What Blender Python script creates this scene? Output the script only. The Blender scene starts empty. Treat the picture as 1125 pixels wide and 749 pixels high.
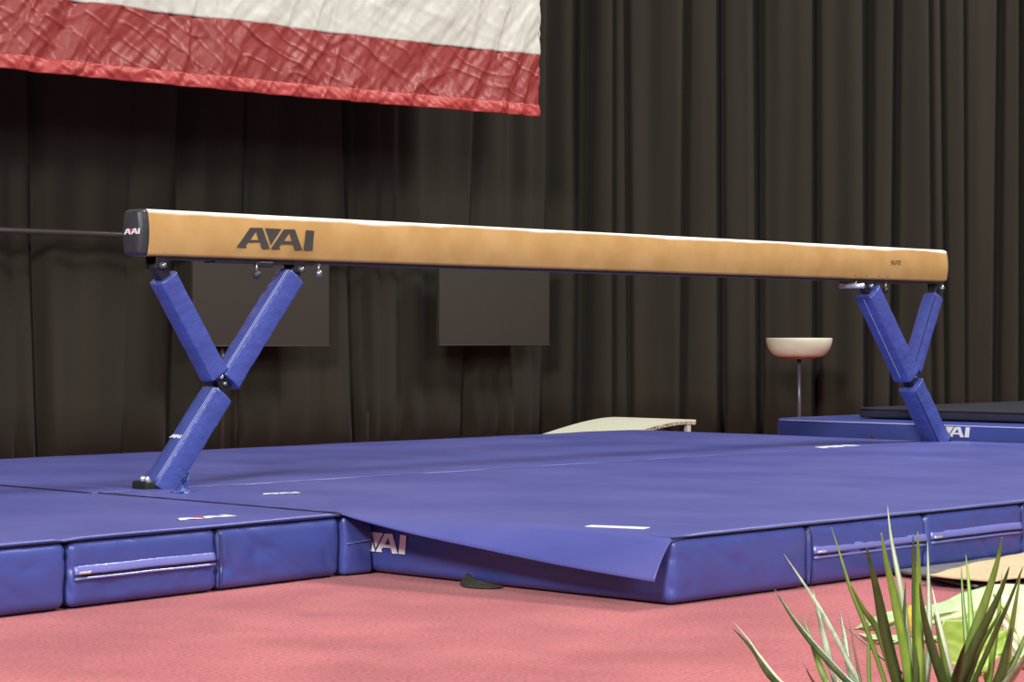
import bpy, bmesh, math, random
from mathutils import Vector, Matrix, noise

random.seed(7)
C = bpy.context.scene
COL = C.collection
F = 2400.0
CX, HY, CZ = 562.5, 371.0, 0.715
MT = 0.185                      # mat thickness
U = Vector((0.698, 0.716, 0)).normalized()
V = Vector((-U.y, U.x, 0))
O0 = Vector((-1.270, 7.53, 0))

def W(s, t, z=0.0):             # beam-aligned place coordinates -> world
    return O0 + U * s + V * t + Vector((0, 0, z))
def at(px, py, D):
    return Vector(((px - CX) * D / F, D, CZ - (py - HY) * D / F))
def on(px, py, z):
    return at(px, py, F * (CZ - z) / (py - HY))
def S(px, t):                   # s of a picture column on the plane t = const
    k = (px - CX) / F
    return (-O0.x + -V.x * t + k * (O0.y + V.y * t)) / (U.x - k * U.y)
def depth(s, t): return W(s, t).y

# ------------------------------------------------------------ materials
def srgb(r, g, b):
    f = lambda c: (c / 255 / 12.92) if c / 255 <= 0.04045 else ((c / 255 + 0.055) / 1.055) ** 2.4
    return (f(r), f(g), f(b), 1)

def new_mat(name, col, rough=0.6, metal=0.0, spec=0.5, var=0.0, vscale=5.0, bump=0.0, bscale=20.0,
            stretch=(1, 1, 1), detail=4.0, sheen=0.0, coat=0.0, col2=None, distortion=0.0, bdist=0.01):
    m = bpy.data.materials.new(name); m.use_nodes = True
    nt = m.node_tree; b = nt.nodes['Principled BSDF']
    b.inputs['Base Color'].default_value = col
    b.inputs['Roughness'].default_value = rough
    b.inputs['Metallic'].default_value = metal
    b.inputs['Specular IOR Level'].default_value = spec
    b.inputs['Sheen Weight'].default_value = sheen
    b.inputs['Coat Weight'].default_value = coat
    tc = nt.nodes.new('ShaderNodeTexCoord'); mp = nt.nodes.new('ShaderNodeMapping')
    mp.inputs['Scale'].default_value = stretch
    nt.links.new(tc.outputs['Object'], mp.inputs['Vector'])
    if var or col2:
        n = nt.nodes.new('ShaderNodeTexNoise'); n.inputs['Scale'].default_value = vscale
        n.inputs['Detail'].default_value = detail
        n.inputs['Distortion'].default_value = distortion
        nt.links.new(mp.outputs[0], n.inputs['Vector'])
        r = nt.nodes.new('ShaderNodeValToRGB')
        r.color_ramp.elements[0].position = 0.35; r.color_ramp.elements[1].position = 0.68
        c2 = col2 or tuple(min(1, c * (1 + var)) for c in col[:3]) + (1,)
        c1 = tuple(c * (1 - var) for c in col[:3]) + (1,) if not col2 else col
        r.color_ramp.elements[0].color = c1; r.color_ramp.elements[1].color = c2
        nt.links.new(n.outputs['Fac'], r.inputs[0]); nt.links.new(r.outputs[0], b.inputs['Base Color'])
    if bump:
        n2 = nt.nodes.new('ShaderNodeTexNoise'); n2.inputs['Scale'].default_value = bscale
        n2.inputs['Detail'].default_value = 5.0
        nt.links.new(mp.outputs[0], n2.inputs['Vector'])
        bp = nt.nodes.new('ShaderNodeBump'); bp.inputs['Strength'].default_value = bump
        bp.inputs['Distance'].default_value = bdist
        nt.links.new(n2.outputs['Fac'], bp.inputs['Height']); nt.links.new(bp.outputs[0], b.inputs['Normal'])
    return m

M = {}
M['vinyl'] = new_mat('blue_vinyl', srgb(65, 77, 147), 0.33, spec=0.55, var=0.04, vscale=3, bump=0.22, bscale=9, bdist=0.012)
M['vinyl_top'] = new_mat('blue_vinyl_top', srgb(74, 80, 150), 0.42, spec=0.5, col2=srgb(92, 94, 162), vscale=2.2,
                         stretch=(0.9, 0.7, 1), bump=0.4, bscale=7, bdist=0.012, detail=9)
M['vinyl_pad'] = new_mat('blue_pad_vinyl', srgb(66, 78, 150), 0.33, spec=0.6, var=0.08, vscale=8, bump=0.6, bscale=26, bdist=0.008, stretch=(1,1,1.5))
M['thread'] = new_mat('pale_thread', srgb(170, 172, 215), 0.6)
M['groove'] = new_mat('dark_seam', srgb(24, 24, 50), 0.6)
M['zip'] = new_mat('zip_cover_vinyl', srgb(112, 116, 186), 0.2, spec=0.8, bump=0.3, bscale=30, bdist=0.004)  # paler than the mat vinyl: the cover's highlight is put into the colour
M['metal_white'] = new_mat('bright_metal', srgb(225, 225, 230), 0.25, metal=0.7)
M['steel'] = new_mat('worn_steel', srgb(150, 150, 150), 0.3, metal=0.85, var=0.15, vscale=40)
M['gunmetal'] = new_mat('dark_painted_steel', srgb(38, 38, 44), 0.4, metal=0.2, var=0.15, vscale=30)
M['black'] = new_mat('black_plastic', srgb(52, 53, 56), 0.42, var=0.1, vscale=30, bump=0.2, bscale=120, bdist=0.002)
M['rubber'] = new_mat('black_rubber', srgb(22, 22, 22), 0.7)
M['print_black'] = new_mat('black_print', srgb(58, 54, 50), 0.6)
M['print_white'] = new_mat('white_print', srgb(235, 235, 238), 0.5)
M['print_red'] = new_mat('red_print', srgb(215, 60, 60), 0.5)
M['curtain'] = new_mat('black_brown_drape', srgb(47, 44, 37), 0.95, spec=0.12, var=0.13, vscale=2.2, stretch=(2.2, 2.2, 0.12), sheen=0.04,
                       bump=0.2, bscale=60, bdist=0.003)
M['board'] = new_mat('matte_charcoal_board', srgb(56, 52, 47), 0.75, spec=0.2)
M['rail'] = new_mat('dark_rail_metal', srgb(58, 54, 52), 0.4, spec=0.5)
M['red'] = new_mat('red_nylon', srgb(138, 54, 50), 0.5, spec=0.45, bump=0.35, bscale=26, bdist=0.006)
M['hem'] = new_mat('bright_red_nylon_hem', srgb(172, 68, 64), 0.5, spec=0.45, bump=0.5, bscale=40, bdist=0.006)
M['white'] = new_mat('off_white_nylon', srgb(188, 187, 176), 0.5, spec=0.4, bump=0.35, bscale=22, bdist=0.006)
M['cream'] = new_mat('cream_carpet_top', srgb(214, 214, 190), 0.9, var=0.05, vscale=60, bump=0.3, bscale=200, bdist=0.002)
M['edge_chip'] = new_mat('worn_wood_edge', srgb(70, 62, 50), 0.8, col2=srgb(205, 200, 180), vscale=60)
M['mushroom'] = new_mat('cream_vinyl', srgb(214, 214, 190), 0.45, var=0.04, vscale=8)
M['blackmat'] = new_mat('black_vinyl', srgb(50, 49, 60), 0.4, spec=0.5, var=0.1, vscale=4, bump=0.3, bscale=10, bdist=0.01)
M['webbing'] = new_mat('dark_olive_webbing', srgb(52, 52, 38), 0.9, var=0.25, vscale=60, bump=0.7, bscale=200, bdist=0.003)
M['beige'] = new_mat('beige_foam_sheet', srgb(200, 180, 142), 0.85, var=0.04, vscale=8, bump=0.3, bscale=60, bdist=0.003)
M['greysheet'] = new_mat('grey_rubber_sheet', srgb(98, 98, 100), 0.6, var=0.2, vscale=12, bump=0.4, bscale=40, bdist=0.005)

def leaf_mat(name, c, c2, rough=0.4, trans=0.25, sc=(60, 60, 4)):
    m = new_mat(name, c, rough, col2=c2, vscale=1.0, stretch=sc, spec=0.5)
    return m
M['leaf_dark'] = leaf_mat('dark_green_blade', srgb(48, 66, 30), srgb(72, 90, 44))
M['leaf_mid'] = leaf_mat('mid_green_blade', srgb(84, 116, 42), srgb(118, 140, 66))
M['leaf_bright'] = leaf_mat('bright_green_blade', srgb(98, 142, 48), srgb(134, 166, 74))
M['leaf_grey'] = leaf_mat('grey_green_blade', srgb(122, 134, 104), srgb(166, 174, 146))
M['leaf_pale'] = leaf_mat('cream_blade', srgb(180, 184, 156), srgb(206, 208, 184))
M['leaf_brown'] = leaf_mat('brown_blade', srgb(84, 66, 40), srgb(104, 92, 50))
M['bl_pale'] = new_mat('pale_green_leaf', srgb(160, 182, 130), 0.5, col2=srgb(182, 198, 152), vscale=3, bump=0.4, bscale=9, stretch=(14, 1, 14), bdist=0.004)
M['bl_white'] = new_mat('cream_green_leaf', srgb(198, 208, 176), 0.5, col2=srgb(214, 218, 194), vscale=5, bump=0.3, bscale=14, bdist=0.004)
M['bl_yellow'] = new_mat('yellow_green_leaf', srgb(128, 156, 54), 0.5, col2=srgb(162, 184, 96), vscale=9, bump=0.4, bscale=30, bdist=0.003)
M['vein'] = new_mat('leaf_vein', srgb(160, 186, 78), 0.5)
M['spadix'] = new_mat('yellow_spadix', srgb(206, 168, 44), 0.6, var=0.3, vscale=200, bump=0.8, bscale=300, bdist=0.002)
M['pot'] = new_mat('terracotta', srgb(150, 90, 66), 0.8, var=0.1)
M['soil'] = new_mat('potting_soil', srgb(50, 38, 28), 0.95, var=0.3, vscale=60, bump=0.8, bscale=80)

# tan suede with chalk dust lying on the top of the beam
def suede():
    m = new_mat('tan_suede', srgb(175, 135, 78), 0.75, spec=0.25, col2=srgb(188, 149, 93), vscale=7, bump=0.2, bscale=150, bdist=0.002)
    nt = m.node_tree; b = nt.nodes['Principled BSDF']
    src = b.inputs['Base Color'].links[0].from_socket
    tc = nt.nodes.new('ShaderNodeTexCoord'); sp = nt.nodes.new('ShaderNodeSeparateXYZ')
    nt.links.new(tc.outputs['Object'], sp.inputs[0])
    n = nt.nodes.new('ShaderNodeTexNoise'); n.inputs['Scale'].default_value = 3; n.inputs['Detail'].default_value = 6
    nt.links.new(tc.outputs['Object'], n.inputs['Vector'])
    ma = nt.nodes.new('ShaderNodeMath'); ma.operation = 'MULTIPLY_ADD'; ma.inputs[1].default_value = 0.03; ma.inputs[2].default_value = -0.015
    nt.links.new(n.outputs['Fac'], ma.inputs[0])
    ad = nt.nodes.new('ShaderNodeMath'); ad.operation = 'ADD'
    nt.links.new(sp.outputs['Z'], ad.inputs[0]); nt.links.new(ma.outputs[0], ad.inputs[1])
    mr = nt.nodes.new('ShaderNodeMapRange'); mr.inputs[1].default_value = 0.145; mr.inputs[2].default_value = 0.158
    nt.links.new(ad.outputs[0], mr.inputs[0])
    mx = nt.nodes.new('ShaderNodeMix'); mx.data_type = 'RGBA'
    nt.links.new(mr.outputs[0], mx.inputs[0]); nt.links.new(src, mx.inputs[6]); mx.inputs[7].default_value = srgb(246, 240, 228)
    nt.links.new(mx.outputs[2], b.inputs['Base Color'])
    return m
M['suede'] = suede()

def carpet():
    m = bpy.data.materials.new('red_carpet'); m.use_nodes = True
    nt = m.node_tree; b = nt.nodes['Principled BSDF']
    b.inputs['Roughness'].default_value = 0.95; b.inputs['Specular IOR Level'].default_value = 0.1
    b.inputs['Sheen Weight'].default_value = 0.15
    tc = nt.nodes.new('ShaderNodeTexCoord')
    n1 = nt.nodes.new('ShaderNodeTexNoise'); n1.inputs['Scale'].default_value = 2.5; n1.inputs['Detail'].default_value = 7
    n2 = nt.nodes.new('ShaderNodeTexNoise'); n2.inputs['Scale'].default_value = 90; n2.inputs['Detail'].default_value = 4
    for n in (n1, n2): nt.links.new(tc.outputs['Object'], n.inputs['Vector'])
    r1 = nt.nodes.new('ShaderNodeValToRGB')
    r1.color_ramp.elements[0].position = 0.38; r1.color_ramp.elements[0].color = srgb(164, 78, 84)
    r1.color_ramp.elements[1].position = 0.66; r1.color_ramp.elements[1].color = srgb(186, 97, 100)
    r2 = nt.nodes.new('ShaderNodeValToRGB')
    r2.color_ramp.elements[0].position = 0.3; r2.color_ramp.elements[0].color = (0.62, 0.6, 0.6, 1)
    r2.color_ramp.elements[1].position = 0.6; r2.color_ramp.elements[1].color = (1.08, 1.08, 1.08, 1)
    nt.links.new(n1.outputs['Fac'], r1.inputs[0]); nt.links.new(n2.outputs['Fac'], r2.inputs[0])
    mx = nt.nodes.new('ShaderNodeMix'); mx.data_type = 'RGBA'; mx.blend_type = 'MULTIPLY'; mx.inputs[0].default_value = 1
    nt.links.new(r1.outputs[0], mx.inputs[6]); nt.links.new(r2.outputs[0], mx.inputs[7])
    nt.links.new(mx.outputs[2], b.inputs['Base Color'])
    bp = nt.nodes.new('ShaderNodeBump'); bp.inputs['Strength'].default_value = 0.5; bp.inputs['Distance'].default_value = 0.004
    nt.links.new(n2.outputs['Fac'], bp.inputs['Height']); nt.links.new(bp.outputs[0], b.inputs['Normal'])
    return m
M['carpet'] = carpet()

# ------------------------------------------------------------ object helpers
def mesh_obj(name, verts, faces, mat, parent=None, smooth=True, origin=None, rot=None):
    """verts are in world coordinates; origin/rot define the object frame."""
    me = bpy.data.meshes.new(name)
    if origin is None:
        origin = sum((Vector(v) for v in verts), Vector()) / len(verts)
    mw = Matrix.Translation(origin) @ (rot or Matrix.Identity(4))
    inv = mw.inverted()
    me.from_pydata([tuple(inv @ Vector(v)) for v in verts], [], faces)
    me.materials.append(mat)
    if smooth:
        for p in me.polygons: p.use_smooth = True
    bm = bmesh.new(); bm.from_mesh(me); bmesh.ops.recalc_face_normals(bm, faces=bm.faces[:]); bm.to_mesh(me); bm.free()
    o = bpy.data.objects.new(name, me); COL.objects.link(o)
    if parent:
        o.parent = parent; o.matrix_parent_inverse = parent_world(parent).inverted()
    o.matrix_basis = mw if not parent else mw
    WM[o.name] = mw
    return o
WM = {}
def parent_world(p): return WM[p.name]

ROTU = Matrix(((U.x, V.x, 0, 0), (U.y, V.y, 0, 0), (0, 0, 1, 0), (0, 0, 0, 1)))

def tag(o, label=None, cat=None, group=None, kind=None):
    if label: o['label'] = label
    if cat: o['category'] = cat
    if group: o['group'] = group
    if kind: o['kind'] = kind
    return o
def empty(name, loc, rot=None):
    o = bpy.data.objects.new(name, None); COL.objects.link(o)
    o.empty_display_size = 0.1
    mw = Matrix.Translation(loc) @ (rot or Matrix.Identity(4))
    o.matrix_basis = mw; WM[o.name] = mw
    return o

def axis_list(h, r, n):
    a = [h - r + r * math.sin(i * math.pi / 2 / 4) for i in range(1, 5)]
    mid = [-(h - r) + 2 * (h - r) * i / n for i in range(n + 1)]
    return [-x for x in reversed(a)] + mid + a

def rbox_geo(dx, dy, dz, r, n=(2, 2, 2)):
    """rounded box centred on origin: verts (Vector), faces"""
    h = (dx / 2, dy / 2, dz / 2)
    r = min(r, *[x * 0.98 for x in h])
    ax = [axis_list(h[i], r, n[i]) for i in range(3)]
    verts, faces, idx = [], [], {}
    def key(i, j, k):
        q = (i, j, k)
        if q not in idx:
            p = Vector((ax[0][i], ax[1][j], ax[2][k]))
            inner = Vector([max(-(h[m] - r), min(h[m] - r, p[m])) for m in range(3)])
            d = p - inner
            if d.length > 1e-9:
                # map the corner lattice onto the rounded corner
                big = max(abs(d.x), abs(d.y), abs(d.z))
                p = inner + d.normalized() * r
            idx[q] = len(verts); verts.append(p)
        return idx[q]
    N = [len(a) for a in ax]
    for (a, b, c) in ((0, 1, 2), (1, 2, 0), (2, 0, 1)):
        for side in (0, N[c] - 1):
            for i in range(N[a] - 1):
                for j in range(N[b] - 1):
                    q = []
                    for (di, dj) in ((0, 0), (1, 0), (1, 1), (0, 1)):
                        t = [0, 0, 0]; t[a] = i + di; t[b] = j + dj; t[c] = side
                        q.append(key(*t))
                    faces.append(q)
    return verts, faces

def rbox(name, p0, ex, ey, dx, dy, z0, z1, r, mat, parent, n=(2, 2, 2), wrinkle=0.0, wscale=5.0, puff=0.0, seed=0, rot=None):
    """box: p0 = corner (world xy), ex/ey unit dirs, sizes, z range"""
    ex = Vector(ex); ey = Vector(ey)
    vs, fs = rbox_geo(dx, dy, z1 - z0, r, n)
    c = Vector((p0[0], p0[1], 0)) + ex * dx / 2 + ey * dy / 2 + Vector((0, 0, (z0 + z1) / 2))
    out = []
    for p in vs:
        w = c + ex * p.x + ey * p.y + Vector((0, 0, p.z))
        if wrinkle or puff:
            hx, hy, hz = dx / 2, dy / 2, (z1 - z0) / 2
            fz = max(0, 1 - (p.z / hz) ** 2)
            nrm = Vector((0, 0, 0))
            if abs(abs(p.x) - hx) < r * 0.5: nrm += ex * math.copysign(1, p.x)
            if abs(abs(p.y) - hy) < r * 0.5: nrm += ey * math.copysign(1, p.y)
            fx = max(0, 1 - abs(p.x / hx) ** 6); fy = max(0, 1 - abs(p.y / hy) ** 6)
            env = fz * (fx if abs(abs(p.y) - hy) < r * 0.5 else fy)
            q = w * wscale + Vector((seed * 7.1, seed * 3.3, 0))
            al = (p.x if abs(abs(p.y) - hy) < r * 0.5 else p.y)
            qd = Vector((al * 7 + p.z * 9, (al - p.z) * 3.0, seed * 2.7))
            d = wrinkle * noise.noise(q) + wrinkle * 0.5 * noise.noise(q * 2.3) + puff * env - wrinkle * 1.4 * max(0, 0.12 - abs(noise.noise(qd))) / 0.12 * (0.4 + abs(noise.noise(q * .7)))
            # creases pulling towards the lower corners
            w = w + nrm * d * (0.3 + 0.7 * fz)
        out.append(w)
    rot = rot or Matrix(((ex.x, ey.x, 0, 0), (ex.y, ey.y, 0, 0), (0, 0, 1, 0), (0, 0, 0, 1)))
    return mesh_obj(name, out, fs, mat, parent, origin=c, rot=rot)

def box_at(name, c, axes, dims, r, mat, parent, n=(1, 1, 1)):
    vs, fs = rbox_geo(*dims, r, n)
    a, b, d = [Vector(x).normalized() for x in axes]
    rot = Matrix(((a.x, b.x, d.x, 0), (a.y, b.y, d.y, 0), (a.z, b.z, d.z, 0), (0, 0, 0, 1)))
    return mesh_obj(name, [c + a * p.x + b * p.y + d * p.z for p in vs], fs, mat, parent, origin=c, rot=rot)

def tube_geo(pts, r, n=10, caps=True, close=False):
    verts, faces = [], []
    up = Vector((0, 0, 1)); prev = None
    for i, p in enumerate(pts):
        d = (pts[min(i + 1, len(pts) - 1)] - pts[max(i - 1, 0)]).normalized()
        a = d.cross(up if abs(d.z) < 0.95 else Vector((1, 0, 0))).normalized()
        if prev and a.dot(prev) < 0: a = -a
        prev = a; b = d.cross(a)
        rr = r[i] if isinstance(r, (list, tuple)) else r
        for k in range(n):
            an = 2 * math.pi * k / n
            verts.append(p + (a * math.cos(an) + b * math.sin(an)) * rr)
    for i in range(len(pts) - 1):
        for k in range(n):
            faces.append((i * n + k, i * n + (k + 1) % n, (i + 1) * n + (k + 1) % n, (i + 1) * n + k))
    if caps:
        faces.append(tuple(reversed(range(n)))); faces.append(tuple((len(pts) - 1) * n + k for k in range(n)))
    return verts, faces
def tube(name, pts, r, mat, parent=None, n=10):
    v, f = tube_geo([Vector(p) for p in pts], r, n)
    return mesh_obj(name, v, f, mat, parent)

def lathe(name, base, prof, mat, parent=None, n=40, axis=Vector((0, 0, 1))):
    axis = axis.normalized()
    a = axis.orthogonal().normalized(); b = axis.cross(a)
    verts, faces = [], []
    for (r, h) in prof:
        for k in range(n):
            an = 2 * math.pi * k / n
            verts.append(base + axis * h + (a * math.cos(an) + b * math.sin(an)) * max(r, 1e-4))
    for i in range(len(prof) - 1):
        for k in range(n):
            faces.append((i * n + k, i * n + (k + 1) % n, (i + 1) * n + (k + 1) % n, (i + 1) * n + k))
    faces.append(tuple(reversed(range(n)))); faces.append(tuple((len(prof) - 1) * n + k for k in range(n)))
    return mesh_obj(name, verts, faces, mat, parent, origin=base)

def ball(name, c, r, mat, parent):
    prof = [(r * math.sin(math.pi * i / 10), -r * math.cos(math.pi * i / 10)) for i in range(11)]
    return lathe(name, c, prof, mat, parent, n=16)

def join_geo(lst):
    V_, F_ = [], []
    for v, f in lst:
        o = len(V_); V_ += list(v); F_ += [tuple(i + o for i in q) for q in f]
    return V_, F_

# the emblem: A V A I drawn as outlines, x to the right, y up, height about 1
def emblem_polys():
    def g(x, y): return ((x - 50) / 245.0, (330 + (x - 50) * 0.052 - y) / 245.0)
    L = []
    A1 = [(50, 322), (212, 90), (362, 92), (452, 348), (356, 346), (334, 268), (186, 268), (158, 300), (166, 330)]
    hole1 = [(215, 236), (283, 140), (314, 240)]
    Vv = [(395, 96), (600, 108), (466, 303)]
    A2 = [(468, 350), (630, 112), (768, 114), (862, 370), (766, 368), (742, 300), (598, 294), (570, 325), (580, 355)]
    hole2 = [(632, 255), (697, 158), (728, 258)]
    I_ = [(910, 124), (1016, 134), (992, 378), (880, 370)]
    return [([g(*p) for p in A1], [g(*p) for p in hole1]), ([g(*p) for p in Vv], None),
            ([g(*p) for p in A2], [g(*p) for p in hole2]), ([g(*p) for p in I_], None)]

def emblem(name, origin, ex, ey, size, mat, parent, red_v=None, lift=0.0015, thick=0.001, parts=(0, 1, 2, 3), zfun=None, aspect=1.0):
    """letters as thin raised print; origin = lower-left, ex/ey = writing and up directions"""
    ex = Vector(ex).normalized(); ey = Vector(ey).normalized(); nz = ex.cross(ey)
    made = None
    bmA = bmesh.new(); bmR = bmesh.new()
    for i, (outl, hole) in enumerate(emblem_polys()):
        if i not in parts: continue
        bm = bmR if (red_v and i == 1) else bmA
        b2 = bmesh.new()
        def loop(pts):
            vv = [b2.verts.new(origin + ex * (x * size * aspect) + ey * (y * size) + nz * lift) for x, y in pts]
            return [b2.edges.new((vv[k], vv[(k + 1) % len(vv)])) for k in range(len(vv))]
        es = loop(outl)
        if hole: es += loop(hole)
        bmesh.ops.triangle_fill(b2, use_beauty=True, use_dissolve=False, edges=es)
        r = bmesh.ops.extrude_face_region(b2, geom=b2.faces[:])
        bmesh.ops.translate(b2, vec=nz * thick, verts=[g for g in r['geom'] if isinstance(g, bmesh.types.BMVert)])
        me = bpy.data.meshes.new('t'); b2.to_mesh(me); b2.free(); bm.from_mesh(me); bpy.data.meshes.remove(me)
    for bm, mt, nm in ((bmA, mat, name), (bmR, red_v, name)):
        if bm.faces:
            bmesh.ops.recalc_face_normals(bm, faces=bm.faces[:])
            vs = [v.co.copy() for v in bm.verts]
            fs = [tuple(v.index for v in f.verts) for f in bm.faces]
            bm.verts.index_update()
            fs = [tuple(v.index for v in f.verts) for f in bm.faces]
            o = mesh_obj(nm, vs, fs, mt, parent, smooth=False)
            made = made or o
        bm.free()
    return made

# ============================================================ SETTING
fl_v = [(-9, -6, 0), (9, -6, 0), (9, 19, 0), (-9, 19, 0)]
tag(mesh_obj('floor', fl_v, [(0, 1, 2, 3)], M['carpet'], smooth=False, origin=Vector((0, 0, 0))), kind='structure')

# curtains ------------------------------------------------------
def drape(name, fn, length, nrm_off, top, mat, step=0.012, nz=14, lean=None):
    """fn(d) -> depth offset of the pleat at distance d; nrm_off(d, off) -> world xy"""
    n = int(length / step)
    verts, faces = [], []
    for i in range(n + 1):
        d = length * i / n
        for j in range(nz + 1):
            z = top * j / nz
            dd = d + (lean(d, z) if lean else 0)
            verts.append(nrm_off(d, fn(dd, z)) + Vector((0, 0, z + 0.01)))
    for i in range(n):
        for j in range(nz):
            a = i * (nz + 1) + j
            faces.append((a, a + nz + 1, a + nz + 2, a + 1))
    # give the cloth thickness
    o = mesh_obj(name, verts, faces, mat)
    sm = o.modifiers.new('thick', 'SOLIDIFY'); sm.thickness = 0.004
    return o

TC = 4.34
S_CORNER = 6.95
s_left = 0.2
left_folds = [(S(8, TC), .10, .06), (S(38, TC), .06, .10), (S(147, TC), .03, .02), (S(205, TC), .10, .10), (S(268, TC), .02, .035),
              (S(385, TC), .07, .11), (S(397, TC), .035, .05), (S(440, TC), .05, .03), (S(524, TC), .07, .11), (S(560, TC), .08, .035),
              (S(610, TC), .12, .14)]
def fold_sum(d, folds):
    o = 0
    for c, w, a in folds:
        x = (d - c) / w
        if abs(x) < 3: o += a * math.exp(-x * x * 1.6) * (1 + 0.35 * math.tanh(3 * x))
    return o
def left_fn(d, z):
    k = 1 - 0.25 * z / 4.5
    rip = 0.012 * math.sin(d * 21 + 1.5 * math.sin(d * 3.1)) + 0.010 * math.sin(d * 9.0 + z * 0.6) + 0.02 * noise.noise(Vector((d * 1.8, z * 0.9, 3)))
    if d > S(395, TC): rip += 0.014 * math.sin(d * 30 + 2 * math.sin(d * 5))
    return rip * 1.1 + fold_sum(d + 0.05 * (2 - z) * math.sin(d * 2.3), left_folds) * k
cl = drape('drape_curtain', lambda d, z: left_fn(d + s_left, z), S_CORNER - s_left,
           lambda d, off: W(s_left + d, TC + off), 4.6, M['curtain'])
tag(cl, 'smooth black drape behind the striped flag, along the far side of the hall', 'curtain', kind='thing')

PC = W(S_CORNER - 0.15, TC - 0.02)
RD = Vector((0.985, -0.172, 0)).normalized(); RN = Vector((-RD.y, RD.x, 0))   # RN points away from camera
def dR(px):
    k = (px - CX) / F
    return (k * PC.y - PC.x) / (RD.x - k * RD.y)
gaps = [(622, .11, .16), (640, .09, .12), (673, .03, .035), (688, .05, .06), (750, .045, .075), (790, .045, .15), (832, .05, .16), (895, .045, .15), (951, .055, .16),
        (981, .045, .14), (1023, .03, .06), (1037, .025, .09), (1060, .022, .05), (1094, .035, .11), (1099, .02, .06), (1121, .03, .1), (1150, .04, .12), (1190, .04, .12), (1240, .05, .14)]
gaps = [(dR(p), w * .72, a * 1.05) for p, w, a in gaps]
def right_fn(d, z):
    rip = 0.005 * math.sin(d * 33 + 2.2 * math.sin(d * 4)) + 0.012 * noise.noise(Vector((d * 6, z * 0.25, 1))) + 0.012 * math.sin(d * 11 + 1)
    return rip + fold_sum(d + 0.012 * (1.5 - z) * math.sin(d * 9), gaps)
cr = drape('drape_curtain', lambda d, z: right_fn(d, z), 4.6, lambda d, off: PC + RD * d + RN * off, 4.6, M['curtain'], step=0.009)
tag(cr, 'deeply pleated black drape behind the mushroom trainer and springboard', 'curtain', kind='thing')

# rail along the left drape, with two boards hung on it --------------
rl = tube('support_rail', [W(0.5, 4.17, 1.305), W(6.3, 4.17, 1.305)], 0.017, M['rail'])
tag(rl, 'dark horizontal rail crossing the drape behind the beam', 'rail')

def hung_board(x0, x1, ybot, label, pole=None):
    t = 4.09
    s0, s1 = S(x0, t), S(x1, t)
    D = depth(s0, t); zb = CZ - (ybot - HY) * D / F
    e = tag(empty('hanging_board', W((s0 + s1) / 2, t, zb), ROTU), label, 'board', 'dark boards on the rail')
    box_at('panel', W((s0 + s1) / 2, t, (zb + 1.29) / 2), (U, V, Vector((0, 0, 1))), (s1 - s0, 0.03, 1.29 - zb), 0.004, M['board'], e)
    box_at('bottom_trim', W((s0 + s1) / 2, t - .002, zb + 0.0), (U, V, Vector((0, 0, 1))), (s1 - s0 + .004, 0.036, 0.008), 0.002, M['rail'], e)
    g = []
    for q in (0.18, 0.82):
        sm_ = s0 + (s1 - s0) * q
        tube('hook', [W(sm_, t, 1.28), W(sm_, t + .04, 1.34), W(sm_, t + .11, 1.335)], 0.006, M['rail'], e, n=6)
    if pole:
        sp = S(pole, t + .03)
        tube('pole', [W(sp, t + .03, 0.02), W(sp, t + .03, zb + .1)], 0.014, M['rail'], e)
        lathe('base', W(sp, t + .03, 0.0), [(0.1, 0), (0.1, .012), (.03, .02), (.016, .03)], M['rail'], e, n=20)
    return e
hung_board(210, 360, 380, 'dark board on a slim pole, behind the logo end of the beam', 244)
hung_board(481, 602, 379, 'dark board without a pole, behind the middle of the beam')

# flag -----------------------------------------------------------
TF = 3.48
sf1 = S(592, TF) ; sf0 = 0.5
flag = tag(empty('striped_flag', W((sf0 + sf1) / 2, TF, 2.1), ROTU), 'large red and white striped flag hanging above the beam', 'flag')
def flag_off(s, z):
    q = Vector((s, z, 0))
    def ridge(u, v, k, w):            # narrow creases along u = const
        x = noise.noise(Vector((u, v, k)))
        return max(0, 1 - abs(x) / w)
    wob = 0.35 * noise.noise(q * 1.3 + Vector((0, 0, 3)))
    d = 0.03 * noise.noise(q * 1.6)
    d += 0.030 * noise.noise(Vector(((s - .75 * z + wob) * 5.5, (z + s * .5) * 0.9, 5)))
    d += 0.011 * ridge((s - .8 * z + wob) * 4.5, (z + s) * 1.1, 9, .22)
    d += 0.006 * ridge((s + .9 * z + wob) * 3.8, (z - s) * 1.3, 19, .12)
    d += 0.005 * ridge((s - .5 * z + wob) * 11, (z + s) * 2.2, 29, .3)
    d += 0.006 * ridge((s * .6 + 1.2 * z) * 7, (z - s) * 2, 39, .12)
    d += 0.008 * noise.noise(Vector(((s - z) * 17, (z + s) * 4, 2)))
    zb = (z - 2.16) / .07                # gathers above the hem seam
    if 0 <= zb: d += 0.016 * math.exp(-zb) * noise.noise(Vector((s * 22, z * 6, 7)))
    return d
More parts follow.
